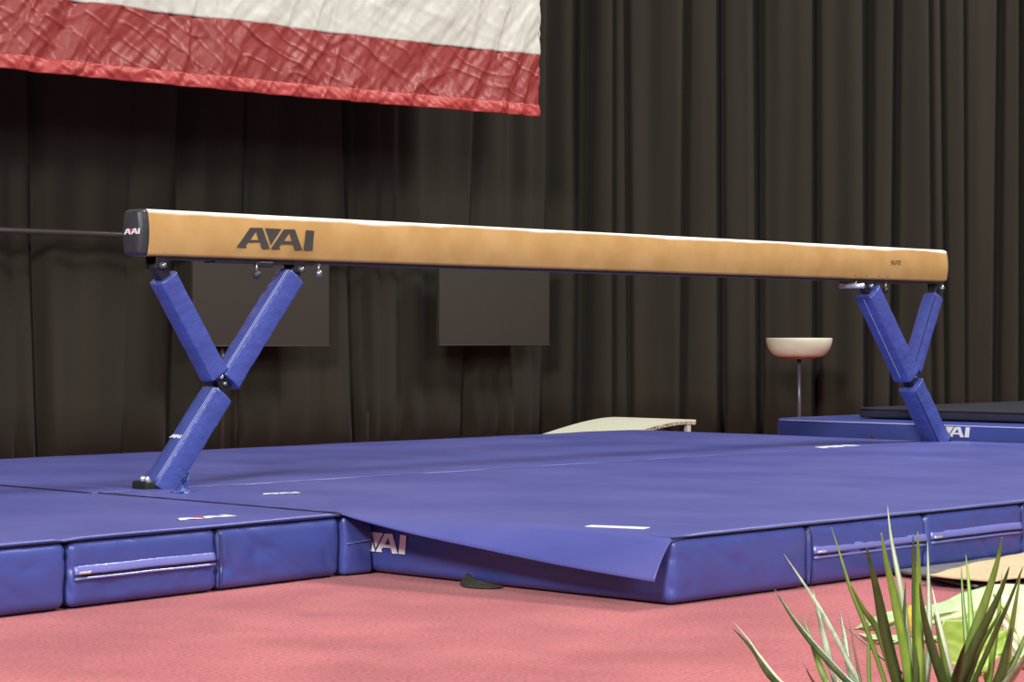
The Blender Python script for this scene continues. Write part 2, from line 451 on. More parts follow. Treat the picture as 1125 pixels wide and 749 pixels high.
def flag_piece(name, z0, z1, mat, extra=0.0, amp=1.0, nzz=30, fine=0.0):
    n = 760
    verts, faces = [], []
    for i in range(n + 1):
        s = sf0 + (sf1 - sf0) * i / n
        for j in range(nzz + 1):
            f = j / nzz
            z = z0 + (z1 - z0) * f
            sag = 0.0027 * (s - 1.65) ** 2
            off = amp * flag_off(s, z)
            if fine:
                off += fine * noise.noise(Vector((s * 32 + z * 30, z * 22, 4))) * math.sin(math.pi * f) + 0.008 * math.sin(math.pi * f)
            zz = z + sag + 0.004 * noise.noise(Vector((s * 9, z * 3, 0)))
            verts.append(W(s, TF - off - extra, zz))
    for i in range(n):
        for j in range(nzz):
            a = i * (nzz + 1) + j
            faces.append((a, a + nzz + 1, a + nzz + 2, a + 1))
    o = mesh_obj(name, verts, faces, mat, flag, origin=W(sf0, TF, 2.0), rot=ROTU)
    sm = o.modifiers.new('thick', 'SOLIDIFY'); sm.thickness = 0.0025
    return o
flag_piece('hem', 2.088, 2.165, M['hem'], extra=0.003, fine=0.016, nzz=10)
flag_piece('red_stripe', 2.162, 2.482, M['red'], nzz=60)
flag_piece('white_stripe', 2.478, 2.92, M['white'], amp=0.6)
flag_piece('red_stripe', 2.915, 3.30, M['red'], amp=0.6, nzz=14)
flag_piece('white_stripe', 3.295, 3.66, M['white'], amp=0.6, nzz=14)
tube('edge_cord', [W(sf1, TF - .6 * flag_off(sf1, 2.54 + .02 * i), 2.54 + .02 * i) for i in range(57)], 0.0055, M['white'], flag, n=6)

# ============================================================ MATS
S0, S1 = -0.05, 5.06
TN = -2.416
# B: near mat ------------------------------------------------------
matB = tag(empty('landing_mat', W(1.2, -1.2, 0), ROTU), 'big blue landing mat under the near side of the beam, its edge flap lifted', 'mat', 'blue landing mats under the beam')
def zipper(name, p0, d, nrm, length, parent):
    d = Vector(d); nrm = Vector(nrm)
    v1, f1 = [], []
    n = 40
    prof = [(-.009, 0), (-.0085, .006), (-.004, .0075), (.003, .005), (.010, .003), (.014, 0)]
    for i in range(n + 1):
        x = length * i / n
        wv = 0.0018 * noise.noise(Vector((x * 6 + p0[0], 0, 3)))
        for (h, o) in prof:
            v1.append(Vector(p0) + d * x + nrm * (o + 0.002 * noise.noise(Vector((x * 9, h * 20, 1)))) + Vector((0, 0, h + wv)))
    m_ = len(prof)
    for i in range(n):
        for j in range(m_ - 1):
            f1.append((i * m_ + j, (i + 1) * m_ + j, (i + 1) * m_ + j + 1, i * m_ + j + 1))
    f1.append(tuple(range(m_))); f1.append(tuple(n * m_ + k for k in range(m_)))
    o = mesh_obj(name, v1, f1, M['zip'], parent)
    box_at('zip_pull', Vector(p0) + d * (length * 0.96 if d.x > 0 and False else 0.03) + nrm * .009 + Vector((0, 0, -.004)), (d, nrm, Vector((0, 0, 1))), (.04, .005, .007), .002, M['metal_white'], o)
    lp = [Vector(p0) + d * (length * i / 20) + nrm * 0.002 + Vector((0, 0, -.013 + .0018 * noise.noise(Vector((length * i / 20 * 6 + p0[0], 0, 3))))) for i in range(21)]
    tube('zip_cord', [q + nrm * .001 + Vector((0, 0, -.0065)) for q in lp], 0.0042, M['zip'], o, n=8)
    tube('zip_line', lp, 0.0028, M['groove'], o, n=6)
    return o

NV = -V
def section(parent, s0, s1, t0, t1, seed, mat=None):
    return rbox('section', W(s0, t0), U, V, s1 - s0, t1 - t0, 0.004, MT - 0.003, 0.026, mat or M['vinyl'], parent,
                n=(44, 8, 14), wrinkle=0.005, wscale=6, puff=0.006, seed=seed)
sB = [S0, S0 + 0.60, S0 + 1.165, S0 + 1.80, S0 + 2.4, S0 + 3.6, S1]
sB[1] = S(889, TN); sB[2] = S(1017, TN); sB[3] = sB[2] + .56; sB[4] = sB[3] + .56
for i in range(6):
    gap = 0.004 if i == 2 or i == 4 else 0.0
    section(matB, sB[i] + gap, sB[i + 1], TN, -0.02, i + 1)
zipper('zip_flap', W(sB[1] + .015, TN - .004, .105), U, NV, sB[2] - sB[1] - .02, matB)
zipper('zip_flap', W(sB[2] + .02, TN - .004, .108), U, NV, sB[3] - sB[2] - .04, matB)
# stitched seam and piping
def stitch(s, parent, t=TN):
    tube('seam', [W(s, t - .0045, .012), W(s, t - .0075, .06), W(s, t - .008, .1), W(s, t - .006, .15), W(s, t - .001, .176)], 0.0022, M['groove'], parent, n=6)
stitch(sB[1], matB); stitch(sB[3], matB)

def cover(name, s0, s1, t0, t1, z, parent, flap=None, ns=90, nt=60, mat=None, drop_front=0.004, seed=0):
    verts, faces = [], []
    fl = []
    if flap:
        m_ = 10
        fl = [('f', k / m_) for k in range(m_, 0, -1)]
    cols = fl + [('s', i / ns) for i in range(ns + 1)]
    rows = [('d', 1.0), ('d', 0.6), ('d', .25)] + [('t', j / nt) for j in range(nt + 1)]
    for c in cols:
        for rw in rows:
            t = t0 + (t1 - t0) * (rw[1] if rw[0] == 't' else 0)
            dz = 0; dt = 0
            if rw[0] == 't' and rw[1] == 0: dt = .006
            if rw[0] == 'd':
                dz = -drop_front * rw[1] ** 1.3; dt = -0.002 * math.sin(rw[1] * math.pi / 2) + .006
            if c[0] == 's':
                s = s0 + (s1 - s0) * c[1]; zz = z
                zz += 0.0022 * noise.noise(Vector((s * 3 + seed, t * 2.2, 0))) + 0.0012 * noise.noise(Vector((s * 9, t * 4 + seed, 2)))
                if flap:
                    k = min(1, max(0, (-1.25 - t) / 1.166))
                    zz -= 0.010 * k * math.exp(-(s - s0) / 0.05)
            else:
                w, tl = flap
                k = min(1, max(0, (-1.25 - t) / 1.166))
                th = math.radians(50) * k ** 0.85
                # curling sheet: angle grows outwards
                L = w * c[1]
                out = L * math.cos(th * (0.75 + .25 * c[1])); dr = L * math.sin(th * (0.75 + .25 * c[1]))
                s = s0 - out; zz = z - dr - 0.010 * k + 0.002 * noise.noise(Vector((t * 3, L * 8, 5)))
                if rw[0] == 'd': dz = 0; dt = -0.012 * c[1] * rw[1]
            verts.append(W(s, t + dt, zz + dz))
    nr = len(rows)
    for i in range(len(cols) - 1):
        for j in range(nr - 1):
            a = i * nr + j
            faces.append((a, a + nr, a + nr + 1, a + 1))
    o = mesh_obj(name, verts, faces, mat or M['vinyl_top'], parent, origin=W(s0, t0, z), rot=ROTU)
    sm = o.modifiers.new('thick', 'SOLIDIFY'); sm.thickness = 0.004; sm.offset = 0
    return o
cover('top_cover', S0, S1, TN, -0.0005, MT + .002, matB, flap=(0.134, 1))
tube('piping', [W(S0 + (S1 - S0) * i / 60, TN + .002 , MT - .003) for i in range(61)], 0.0028, M['groove'], matB, n=6)
tube('edge_line', [W(S0 - .1345 - .0006 * math.sin(i), -1.24 + 1.24 * i / 40, MT + .0035 + .0015 * noise.noise(Vector((i * .4, 0, 0)))) for i in range(41)], 0.0042, M['groove'], matB, n=6)  # dark tube along the outer edge of the resting flap
# emblem on its left face (partly hidden by the neighbouring mat)
pE = W(S0 - .0075, 0, 0)
# letters run towards the camera (-V) on the face whose normal is -U
tI = None
def t_on_face(px):   # t on the plane s = S0 for a picture column
    k = (px - CX) / F
    # (O0.x + U.x s + V.x t) = k (O0.y + U.y s + V.y t)
    s = S0
    return (O0.x + U.x * s - k * (O0.y + U.y * s)) / (k * V.y - V.x)
tR = t_on_face(449)
sizeE = 0.057
emblem('emblem', W(S0 - .0075, tR + sizeE * 3.94 * 1.06, 0.068), NV, Vector((0, 0, 1)), sizeE, M['print_white'], matB, lift=0.002, aspect=1.06)
# olive strap at the foot of the left face
def strap(px, py, flip, parent, d=NV, nrm=-U, length=.12, base=None):
    g = []
    b = base
    n = 16
    verts, faces = [], []
    for lay in (0, 1):
        for i in range(n + 1):
            f = i / n
            h = (.032 - .012 * lay) * (1 - f) ** 0.8 * min(1, f * 6 + .55) + .006
            o = .02 + .03 * math.sin(f * math.pi) + 0.012 * lay
            p = b + d * (length * f) + nrm * o
            for (oo, hh) in ((0, 0), (.014, .0), (.012, h * .5), (0, h), (-.012, h * .9), (-.012, 0)):
                verts.append(p + nrm * oo + Vector((0, 0, max(.003, hh + .004 * noise.noise(Vector((f * 9, oo * 90, lay)))))))
    m_ = 6
    for lay in (0, 1):
        base_i = lay * (n + 1) * m_
        for i in range(n):
            for j in range(m_):
                a = base_i + i * m_ + j; b2 = base_i + i * m_ + (j + 1) % m_
                faces.append((a, b2, b2 + m_, a + m_))
        faces.append(tuple(base_i + k for k in range(m_))); faces.append(tuple(base_i + n * m_ + k for k in range(m_)))
    return mesh_obj('strap', verts, faces, M['webbing'], parent, smooth=False)
strap(0, 0, 0, matB, base=W(S0 - .002, t_on_face(518), 0), length=t_on_face(518) - t_on_face(556))

# A: near-left mat ---------------------------------------------------
angA = math.radians(51.0)
UA = Vector((math.cos(angA), math.sin(angA), 0)); VA = V.copy()
NA = Vector((UA.y, -UA.x, 0)); PB = Vector((-0.512, 6.53, 0))                 # front right corner
matA = tag(empty('landing_mat', PB - UA * .9 + VA * .6, Matrix.Rotation(angA, 4, 'Z')), 'blue landing mat left of the lifted flap, with a zip on its front face', 'mat', 'blue landing mats under the beam')
wA = 1.03
depthA = 1.9
def sectA(a0, a1, seed):
    return rbox('section', PB + UA * a0, UA, VA, a1 - a0, depthA, 0.004, MT - .003, 0.026, M['vinyl'], matA, n=(44, 8, 14), wrinkle=0.005, wscale=6, puff=0.006, seed=seed, rot=Matrix.Rotation(angA, 4, 'Z'))
sectA(-0.5, 0, 11); sectA(-wA, -0.5, 12); sectA(-wA - .008 - 1.0, -wA - .008, 13)
zipper('zip_flap', PB + UA * (-wA + .012) + NA * .004 + Vector((0, 0, .100)), UA, NA, .5, matA)
def stitchA(a):
    tube('seam', [PB + UA * a + NA * o + Vector((0, 0, z)) for o, z in ((.0045, .012), (.0075, .06), (.008, .1), (.006, .15), (.001, .176))], 0.0022, M['groove'], matA, n=6)
stitchA(-.5)
# its top cover, one sheet over the sections, running under the neighbour's flap
def coverA():
    verts, faces = [], []
    ns, nt = 70, 50
    for i in range(ns + 1):
        a = -wA - 1.0 + (wA + 1.0) * i / ns
        for j in range(-3, nt + 1):
            if j < 0:
                b = .006 - 0.002 * math.sin(-j / 3 * math.pi / 2); dz = -0.004 * (-j / 3) ** 1.3
            else:
                b = depthA * j / nt; dz = 0
            z = MT + .002 + dz + 0.0022 * noise.noise(Vector((a * 3, b * 2.2, 8)))
            # slight dip where the two mats meet
            z -= 0.006 * math.exp(-((a + wA + .004) / .02) ** 2) * max(0, 1 - b / .25) if b > 0 else 0.006 * math.exp(-((a + wA + .004) / .02) ** 2)
            verts.append(PB + UA * a + VA * b + Vector((0, 0, z)))
    m_ = nt + 4
    for i in range(ns):
        for j in range(m_ - 1):
            q = i * m_ + j
            faces.append((q, q + m_, q + m_ + 1, q + 1))
    o = mesh_obj('top_cover', verts, faces, M['vinyl_top'], matA, origin=PB + Vector((0, 0, MT)), rot=Matrix.Rotation(angA, 4, 'Z'))
    sm = o.modifiers.new('thick', 'SOLIDIFY'); sm.thickness = 0.004; sm.offset = 0
coverA()
tube('piping', [PB + UA * (-2.03 + 2.03 * i / 50) + VA * .002 + Vector((0, 0, MT - .003)) for i in range(51)], 0.0028, M['groove'], matA, n=6)
# narrow end piece between this mat and the big mat
endp = rbox('end_section', W(-.178, -1.245), U, V, .120, 0.5, 0.004, MT - .006, 0.014, M['vinyl'], matA, n=(10, 6, 10), wrinkle=0.004, wscale=9, puff=0.004, seed=21)
zl = [W(-.172 + .106 * i / 10, -1.250, .098 + .008 * i / 10) for i in range(11)]
tube('crease', zl, 0.002, M['zip'], endp, n=6)

# C: far mat ----------------------------------------------------------
matC = tag(empty('landing_mat', W(2, 1, 0), ROTU), 'long blue landing mat on the far side of the beam, beside the drape', 'mat', 'blue landing mats under the beam')
TCf = 2.05
for i, (a, b) in enumerate(((S0, 1.2), (1.2, 2.4), (2.4, 3.6), (3.6, S1 - .14))):
    section(matC, a, b, 0.004, TCf, 30 + i)
cover('top_cover', S0, S1 - .12, 0.0, TCf, MT + .003, matC, ns=70, nt=40, seed=5)
rbox('edge_flap', W(S0 - .16, .0), U, V, .16, TCf - .02, MT + .002, MT + .007, .002, M['vinyl_top'], matC, n=(4, 20, 1), wrinkle=0)
tube('edge_line', [W(S0 - .162 - .0015 * math.sin(i * .8), .005 + 1.9 * i / 40, MT + .0045) for i in range(41)], 0.0042, M['groove'], matC, n=6)  # dark tube following the outer edge of this flap
# mat further left, beyond A and beside C
matL = tag(empty('landing_mat', W(-1.2, 1.2, 0), ROTU), 'blue landing mat at the far left, past the foot of the beam', 'mat', 'blue landing mats under the beam')
tA = (PB + VA * depthA - O0).dot(V)
rbox('section', W(-2.6, .92), U, V, 2.6 - .21 + .145, TCf - .92, 0.004, MT - .001, .014, M['vinyl'], matL, n=(12, 8, 4), wrinkle=.003, puff=.003, seed=41)
cover('top_cover', -2.6, -.07, .91, TCf, MT + .002, matL, ns=30, nt=20, seed=9)

# emblems printed on the covers
zt = MT + .0045
def flat_emblem(pl, pr, parent, up, asp=1.0, red=None):
    p0 = on(*pl, zt); p1 = on(*pr, zt); ex = (p1 - p0); ex.z = 0
    size = ex.length / 3.94 / asp
    ey = Vector((0, 0, 1)).cross(ex)
    if (ey.dot(Vector(up)) < 0): pass
    return emblem('emblem', p0, ex, ey, size, M['print_white'], parent, red_v=red, lift=0.0012, aspect=asp)
flat_emblem((198, 572), (261, 567), matA, V, red=M['print_red'])
flat_emblem((289, 543.5), (331, 541.5), matB, V)
flat_emblem((905, 492.5), (946, 489.5), matB, V)
p0 = on(646, 577.5, zt); p1 = on(711, 580, zt)
box_at('label_strip', (p0 + p1) / 2, ((p1 - p0), (p1 - p0).cross(Vector((0, 0, 1))), Vector((0, 0, 1))), ((p1 - p0).length, .045, .002), .0008, M['print_white'], matB)

# D: thick blue mat at the far end -----------------------------------
pD0 = W(5.12, 1.186)
dD = -V; nD = U.copy()
ZD = .275
matD = tag(empty('landing_mat', pD0 + dD * 1.2 + nD * .8, Matrix.Rotation(math.atan2(dD.y, dD.x), 4, 'Z')), 'thick blue mat carrying the black mat, at the far end of the beam', 'mat')
rbox('body', pD0, dD, nD, 2.6, 1.25, 0.004, ZD, .02, M['vinyl'], matD, n=(40, 8, 10), wrinkle=.004, wscale=5, puff=.006, seed=51)
tube('piping', [pD0 + dD * (.02 + 2.56 * i / 30) - nD * .002 + Vector((0, 0, ZD - .012)) for i in range(31)], .004, M['thread'], matD, n=6)
# emblem on it: right edge at column 1068
def on_line(px):
    k = (px - CX) / F
    u = (k * pD0.y - pD0.x) / (dD.x - k * dD.y)
    return u
uR = on_line(1067.5); uL = on_line(1025)
sE = .046
emblem('emblem', pD0 + dD * (uR - sE * 3.94 * 1.25) - nD * .0075 + Vector((0, 0, .206)), dD, Vector((0, 0, 1)), sE * 1.1, M['print_white'], matD, lift=.004, aspect=1.12)
for px in (958, 1098):
    u = on_line(px)
    strap(0, 0, 0, matD, d=dD, nrm=-nD, length=.16, base=pD0 + dD * u + Vector((0, 0, .160)))

# E: black mat on it ---------------------------------------------------
uE = on_line(917)
pE0 = pD0 + dD * uE + nD * .22
matE = tag(empty('folding_mat', pE0 + dD * 1 + nD * .5 + Vector((0, 0, ZD)), Matrix.Rotation(math.atan2(dD.y, dD.x), 4, 'Z')), 'flat black mat lying on top of the thick blue mat', 'mat')
rbox('body', pE0, dD, nD, 2.3, 1.75, ZD + .006, ZD + .062, .014, M['blackmat'], matE, n=(40, 20, 4), wrinkle=.004, wscale=4, puff=.002, seed=61)
tube('piping', [pE0 + dD * (.02 + 2.26 * i / 30) - nD * .003 + Vector((0, 0, ZD + .052)) for i in range(31)], .0035, M['gunmetal'], matE, n=6)
WM_E = None

# ============================================================ BEAM
ZB = MT + 0.976 - 0.162          # underside
TB = 0.054
beam = tag(empty('balance_beam', W(2.5, TB, MT), ROTU), 'tan suede balance beam on two blue padded Y-shaped legs', 'balance beam', kind='thing')
def beam_section():
    """half-widths by height, rounded bulging profile"""
    pts = []
    H = 0.162; n = 20
    hw = lambda z: 0.043 + 0.0125 * math.sin(math.pi * z / H) ** 0.8
    r = 0.014
    side = []
    for i in range(6):
        a = math.pi / 2 * i / 5
        side.append((hw(r) - r + r * math.sin(a), r - r * math.cos(a)))
    for i in range(1, n):
        z = r + (H - 2 * r) * i / n
        side.append((hw(z), z))
    for i in range(6):
        a = math.pi / 2 * i / 5
        side.append((hw(H - r) - r + r * math.cos(a), H - r + r * math.sin(a)))
    pts = [(x, z) for x, z in side] + [(-x, z) for x, z in reversed(side)]
    return pts
SEC = beam_section()
def beam_piece(name, rings, mat, parent):
    verts, faces = [], []
    n = len(SEC)
    for (s, sc) in rings:
        for x, z in SEC:
            verts.append(W(s, TB + x * sc, ZB + 0.081 + (z - 0.081) * (1 - (1 - sc) * 0.8)))
    for i in range(len(rings) - 1):
        for k in range(n):
            faces.append((i * n + k, i * n + (k + 1) % n, (i + 1) * n + (k + 1) % n, (i + 1) * n + k))
    faces.append(tuple(reversed(range(n)))); faces.append(tuple((len(rings) - 1) * n + k for k in range(n)))
    return mesh_obj(name, verts, faces, mat, parent, origin=W(rings[0][0], TB, ZB), rot=ROTU)
body = beam_piece('beam_body', [(0.022, .93), (.024, .985), (0.03, 1.0)] + [(0.03 + 4.94 * i / 40, 1.0) for i in range(1, 41)] + [(4.985, .985), (4.998, .95)], M['suede'], beam)
capL = beam_piece('end_cap', [(-.016, .80), (-.012, .9), (-.002, .965), (.008, .99), (.024, .985)], M['black'], beam)
capR = beam_piece('end_cap', [(4.996, .95), (5.004, .94), (5.01, .85)], M['black'], beam)
# prints
def near_t(z): return TB - (0.043 + 0.0125 * math.sin(math.pi * (z - ZB) / .162) ** 0.8)
nt_ = near_t(ZB + .08)
sL, sR = S(260, nt_), S(345, nt_)
eh = (sR - sL) / 3.94
eh_real = .073
emblem('emblem', W(sL, nt_ - .0002, ZB + .038), U, Vector((0, 0, 1)), eh_real, M['print_black'], beam, lift=.0006, thick=.0006, aspect=(sR - sL) / 3.94 / eh_real)
emblem('emblem', W(-.0165, TB + .036, ZB + .074), NV, Vector((0, 0, 1)), .019, M['print_white'], capL, lift=.0006, thick=.0008, red_v=M['print_red'], aspect=1.25)
# the word ELITE near the far end
cu = bpy.data.curves.new('print', 'FONT'); cu.body = 'ELITE'; cu.size = .028; cu.extrude = .0004
to = bpy.data.objects.new('tmp', cu); COL.objects.link(to)
bpy.context.view_layer.update()
me = bpy.data.meshes.new_from_object(to.evaluated_get(bpy.context.evaluated_depsgraph_get()))
vs = [v.co.copy() for v in me.vertices]; fs = [tuple(p.vertices) for p in me.polygons]
bpy.data.objects.remove(to)
sE0 = S(979, nt_)
mesh_obj('lettering', [W(sE0, nt_ - .002, ZB + .078) + U * (v.x * 1.25) + Vector((0, 0, v.y)) + NV * (v.z) for v in vs], fs, M['print_black'], beam, smooth=False)
for px in (941, 953, 967, 977):
    lathe('screw', W(S(px, nt_), near_t(ZB + .012) + .001, ZB + .018), [(.004, 0), (.004, .003), (.001, .004)], M['print_black'], beam, n=10, axis=NV)

# metal rail under the beam
box_at('under_rail', W(2.5, TB, ZB - .004), (U, V, Vector((0, 0, 1))), (4.8, .06, .012), .003, M['gunmetal'], beam)

def sleeve(name, p0, p1, w1, w2, mat, parent, seed=0, open_=True, seams=(1,), rr=.009, flare=0.0):
    """padded square sleeve round a leg from p0 to p1; w1 in the beam plane, w2 across"""
    d = (p1 - p0); L = d.length; d.normalize()
    a = V.cross(d).normalized()              # in plane
    cs = []
    h1, h2 = w1 / 2, w2 / 2
    for (sx, sy, st) in ((1, 1, 0), (-1, 1, 1), (-1, -1, 2), (1, -1, 3)):
        for k in range(5):
            an = math.pi / 2 * (st + k / 4)
            cs.append((sx * (h1 - rr) + rr * math.cos(an), sy * (h2 - rr) + rr * math.sin(an)))
        # mid-side points
        nx = ((-1, 1), (-1, -1), (1, -1), (1, 1))[st]
        x0, y0 = cs[-1]
        x1 = nx[0] * (h1 - (rr if st in (0, 2) else 0)); y1 = nx[1] * (h2 - (rr if st in (1, 3) else 0))
        for q in (.25, .5, .75):
            bul = .004 * math.sin(math.pi * q)
            xx, yy = x0 + (x1 - x0) * q, y0 + (y1 - y0) * q
            if st == 0: yy += bul
            if st == 1: xx -= bul
            if st == 2: yy -= bul
            if st == 3: xx += bul
            cs.append((xx, yy))
    n = len(cs); m_ = max(8, int(L / .008))
    verts, faces = [], []
    rings = [(-0.0, .96)] + [(i / m_, 1.0) for i in range(m_ + 1)] + [(1.0, .96)]
    for (f, sc) in rings:
        for (x, y) in cs:
            q = p0 + d * (L * f) + a * x + V * y
            wv = .0022 * noise.noise(Vector((x * 12 + seed, f * L * 22, y * 12))) + .0012 * noise.noise(Vector((x * 30, f * L * 60, seed)))
            k = sc * (1 + flare * max(0, 1 - f * L / .07))
            rad = (a * x + V * y)
            verts.append(p0 + d * (L * f) + rad * k + rad.normalized() * wv * (1 if sc == 1 else 0))
    for i in range(len(rings) - 1):
        for k in range(n):
            faces.append((i * n + k, i * n + (k + 1) % n, (i + 1) * n + (k + 1) % n, (i + 1) * n + k))
    faces.append(tuple(range(n))); faces.append(tuple((len(rings) - 1) * n + k for k in range(n)))
    o = mesh_obj(name, verts, faces, mat, parent, origin=p0)
    return o, d, a, L

def seam_lines(pad, p0, d, a, L, w1, w2, mat, offs, name='seam', r=.0016):
    for (x, y) in offs:
        tube(name, [p0 + d * (L * (.01 + .98 * i / 20)) + a * x + V * y for i in range(21)], r, mat, pad, n=6)

def support(sf, st, sb, zj, left):
    sj = sf + (st - sf) * (zj - MT) / (ZB - MT) 
    foot, top = W(sf, TB, MT - .006), W(st, TB, ZB - .03)
    d = (top - foot).normalized()
    J = foot + d * ((zj - foot.z) / d.z)
    bt = W(sb, TB, ZB - .03)
    leg = tag(empty('leg', W(sf, TB, MT)), None)
    leg.parent = beam; leg.matrix_parent_inverse = WM[beam.name].inverted()
    fr = box_at('steel_tube', (foot + top) / 2, (d, V, d.cross(V)), ((top - foot).length, .045, .045), .004, M['gunmetal'], leg, n=(2, 1, 1))
    dB = (bt - J).normalized()
    box_at('brace_tube', (J + bt) / 2, (dB, V, dB.cross(V)), ((bt - J).length, .036, .036), .004, M['gunmetal'], leg, n=(2, 1, 1))
    W1, W2 = (.088, .09) if left else (.10, .10)
    # lower sleeve
    pa, pb = foot - d * (.004 if left else .0), J - d * .03
    lo, dd, a, L = sleeve('lower_pad', pa, pb, W1, W2, M['vinyl_pad'], leg, seed=sf, flare=.10)
    side = a if a.dot(U) < 0 else -a         # outward direction towards -U
    sg = 1 if a.dot(U) < 0 else -1
    ex = sg * (W1 / 2 + .0035)
    if left:
        seam_lines(lo, pa, dd, a, L, W1, W2, M['thread'], [(sg * (W1 / 2 + .0025), -W2 * .34), (sg * (W1 / 2 + .001), -W2 * .44)], r=.0012)
    else:
        seam_lines(lo, pa, dd, a, L, W1, W2, M['groove'], [(sg * (W1 / 2 - .004), -W2 * .5 + .001)], r=.003)
    # upper sleeve
    w1, w2 = (.082, .084) if left else (.10, .10)
    pa2, pb2 = J + d * .028, top - d * .035
    up, dd, a, L2 = sleeve('upper_pad', pa2, pb2, w1, w2, M['vinyl_pad'], leg, seed=sf + 3, flare=.06)
    seam_lines(up, pa2, dd, a, L2, w1, w2, M['thread'], [(sg * (w1 / 2 + .0025), -w2 * .30), (sg * (w1 / 2 + .002), -w2 * .42)] if left else [(sg * (w1 / 2 + .005), -w2 * .05)], r=.0013)
    # brace sleeve
    w3 = .078
    pa3, pb3 = J + dB * .055, bt - dB * .05
    br, dd3, a3, L3 = sleeve('brace_pad', pa3, pb3, w3, w3, M['vinyl_pad'], leg, seed=sf + 7, flare=.04)
    sg3 = 1 if a3.dot(U) < 0 else -1
    if not left:
        seam_lines(br, pa3, dd3, a3, L3, w3, w3, M['groove'], [(sg3 * (w3 / 2 - .003), -w3 * .5 + .001)], r=.003)
    # hinge at the joint
    box_at('hinge_plate', J + dB * .02 - V * .026, (dB, V, dB.cross(V)), (.075, .006, .04), .002, M['gunmetal'], leg)
    for q, m in ((-.012, 'steel'), (.018, 'metal_white')):
        lathe('bolt', J + dB * (.03 + q) + V * (-.03), [(.009, 0), (.009, .006), (.006, .012), (.002, .013)], M[m], leg, n=12, axis=NV)
    # top brackets
    for P_, dr, big in ((top, d, 1), (bt, dB, 0)):
        for o in (-.030, .030):
            box_at('bracket_plate', P_ + V * o + Vector((0, 0, .012)) , (Vector((0, 0, 1)), V, U), (.05, .006, .05), .002, M['gunmetal'], leg)
        lathe('pivot_bolt', P_ + V * -.032 - Vector((0, 0, .002)), [(.013, 0), (.013, .005), (.009, .010), (.009, .016), (.003, .018)], M['steel'], leg, n=14, axis=NV)
        box_at('end_fork', P_ - dr * .022, (dr, V, dr.cross(V)), (.07, .05, .05), .012, M['gunmetal'], leg)
    # rubber foot, made taller so its black stands for the shaded opening below the sleeve
    box_at('foot', foot + Vector((0, 0, .022)) - U * .026, (U, V, Vector((0, 0, 1))), (.10, .085, .034), .008, M['rubber'], leg)
    for q in (-.015, .012):
        lathe('foot_bolt', foot + side * .062 - U * .012 + V * (q - .024) + Vector((0, 0, -.004)), [(.009, 0), (.009, .018), (.004, .024)], M['metal_white'], leg, n=10, axis=Vector((-.5, -.2, 1)))
    return leg, lo, foot, J, d, a, top, bt, side
LL = support(.095, .722, .095, .536, True)
LR = support(4.985, 4.345, 4.965, .505, False)

# small emblem on the lower left pad (on the face turned away from the beam middle)
leg, lo, foot, J, d, a, top, bt, side = LL
nrm = side
pc = foot + d * .195 + nrm * .0475
emblem('emblem', pc + V * .038 , NV, d, .014, M['print_white'], lo, lift=.001, thick=.001, aspect=1.15)
# crumpled cuff at the foot on the near-right side
vs_, fs_ = [], []
inner = [(206, 516), (199, 529), (192, 538), (182, 543)]
outer = [(207, 514), (208, 527), (208, 537), (213, 543.5)]
n1, n2 = 18, 14
def lerpl(l, f):
    x = f * (len(l) - 1); i = min(int(x), len(l) - 2); g = x - i
    return l[i][0] * (1 - g) + l[i + 1][0] * g, l[i][1] * (1 - g) + l[i + 1][1] * g
for i in range(n1 + 1):
    f = i / n1
    ax_, ay_ = lerpl(inner, f); bx_, by_ = lerpl(outer, f)
    for j in range(n2 + 1):
        g = j / n2
        p = at(ax_ * (1 - g) + bx_ * g, ay_ * (1 - g) + by_ * g, 7.44 - .05 * math.sin(g * 3.1) * f + .02 * noise.noise(Vector((g * 5 + f * 3, f * 3, 1))) * 2)
        vs_.append(p)
for i in range(n1):
    for j in range(n2):
        q = i * (n2 + 1) + j
        fs_.append((q, q + n2 + 1, q + n2 + 2, q + 1))
cf = mesh_obj('cuff', vs_, fs_, M['vinyl_pad'], leg)
sm = cf.modifiers.new('thick', 'SOLIDIFY'); sm.thickness = .003

# knobs and lever under the beam
def knob(px, z, mat, parent, r=.016, t=TB - .03):
    s = S(px, t)
    tube('stem', [W(s, t, ZB - .008), W(s, t, z)], .006, M['steel'], parent, n=8)
    ball('knob', W(s, t, z), r, mat, parent)
knob(282, ZB - .055, M['black'], beam); knob(350, ZB - .045, M['steel'], beam, r=.0155)
knob(973, ZB - .05, M['gunmetal'], beam, r=.015); knob(1035, ZB - .03, M['steel'], beam, r=.014)
s = S(290, TB - .03)
box_at('clamp_block', W(s, TB - .03, ZB - .018), (U, V, Vector((0, 0, 1))), (.07, .03, .02), .004, M['gunmetal'], beam)
box_at('slide_plate', W(.56, TB, ZB - .012), (U, V, Vector((0, 0, 1))), (.46, .07, .008), .002, M['gunmetal'], beam)
box_at('slide_plate', W(4.42, TB, ZB - .012), (U, V, Vector((0, 0, 1))), (.46, .07, .008), .002, M['gunmetal'], beam)
s = S(936, TB - .03)
lev = tube('lever', [W(s, TB - .10, ZB - .034), W(s, TB + .04, ZB - .034)], .0115, M['metal_white'], beam, n=12)
tube('lever_stem', [W(s + .03, TB - .03, ZB - .008), W(s + .03, TB - .03, ZB - .03)], .008, M['steel'], lev, n=8)

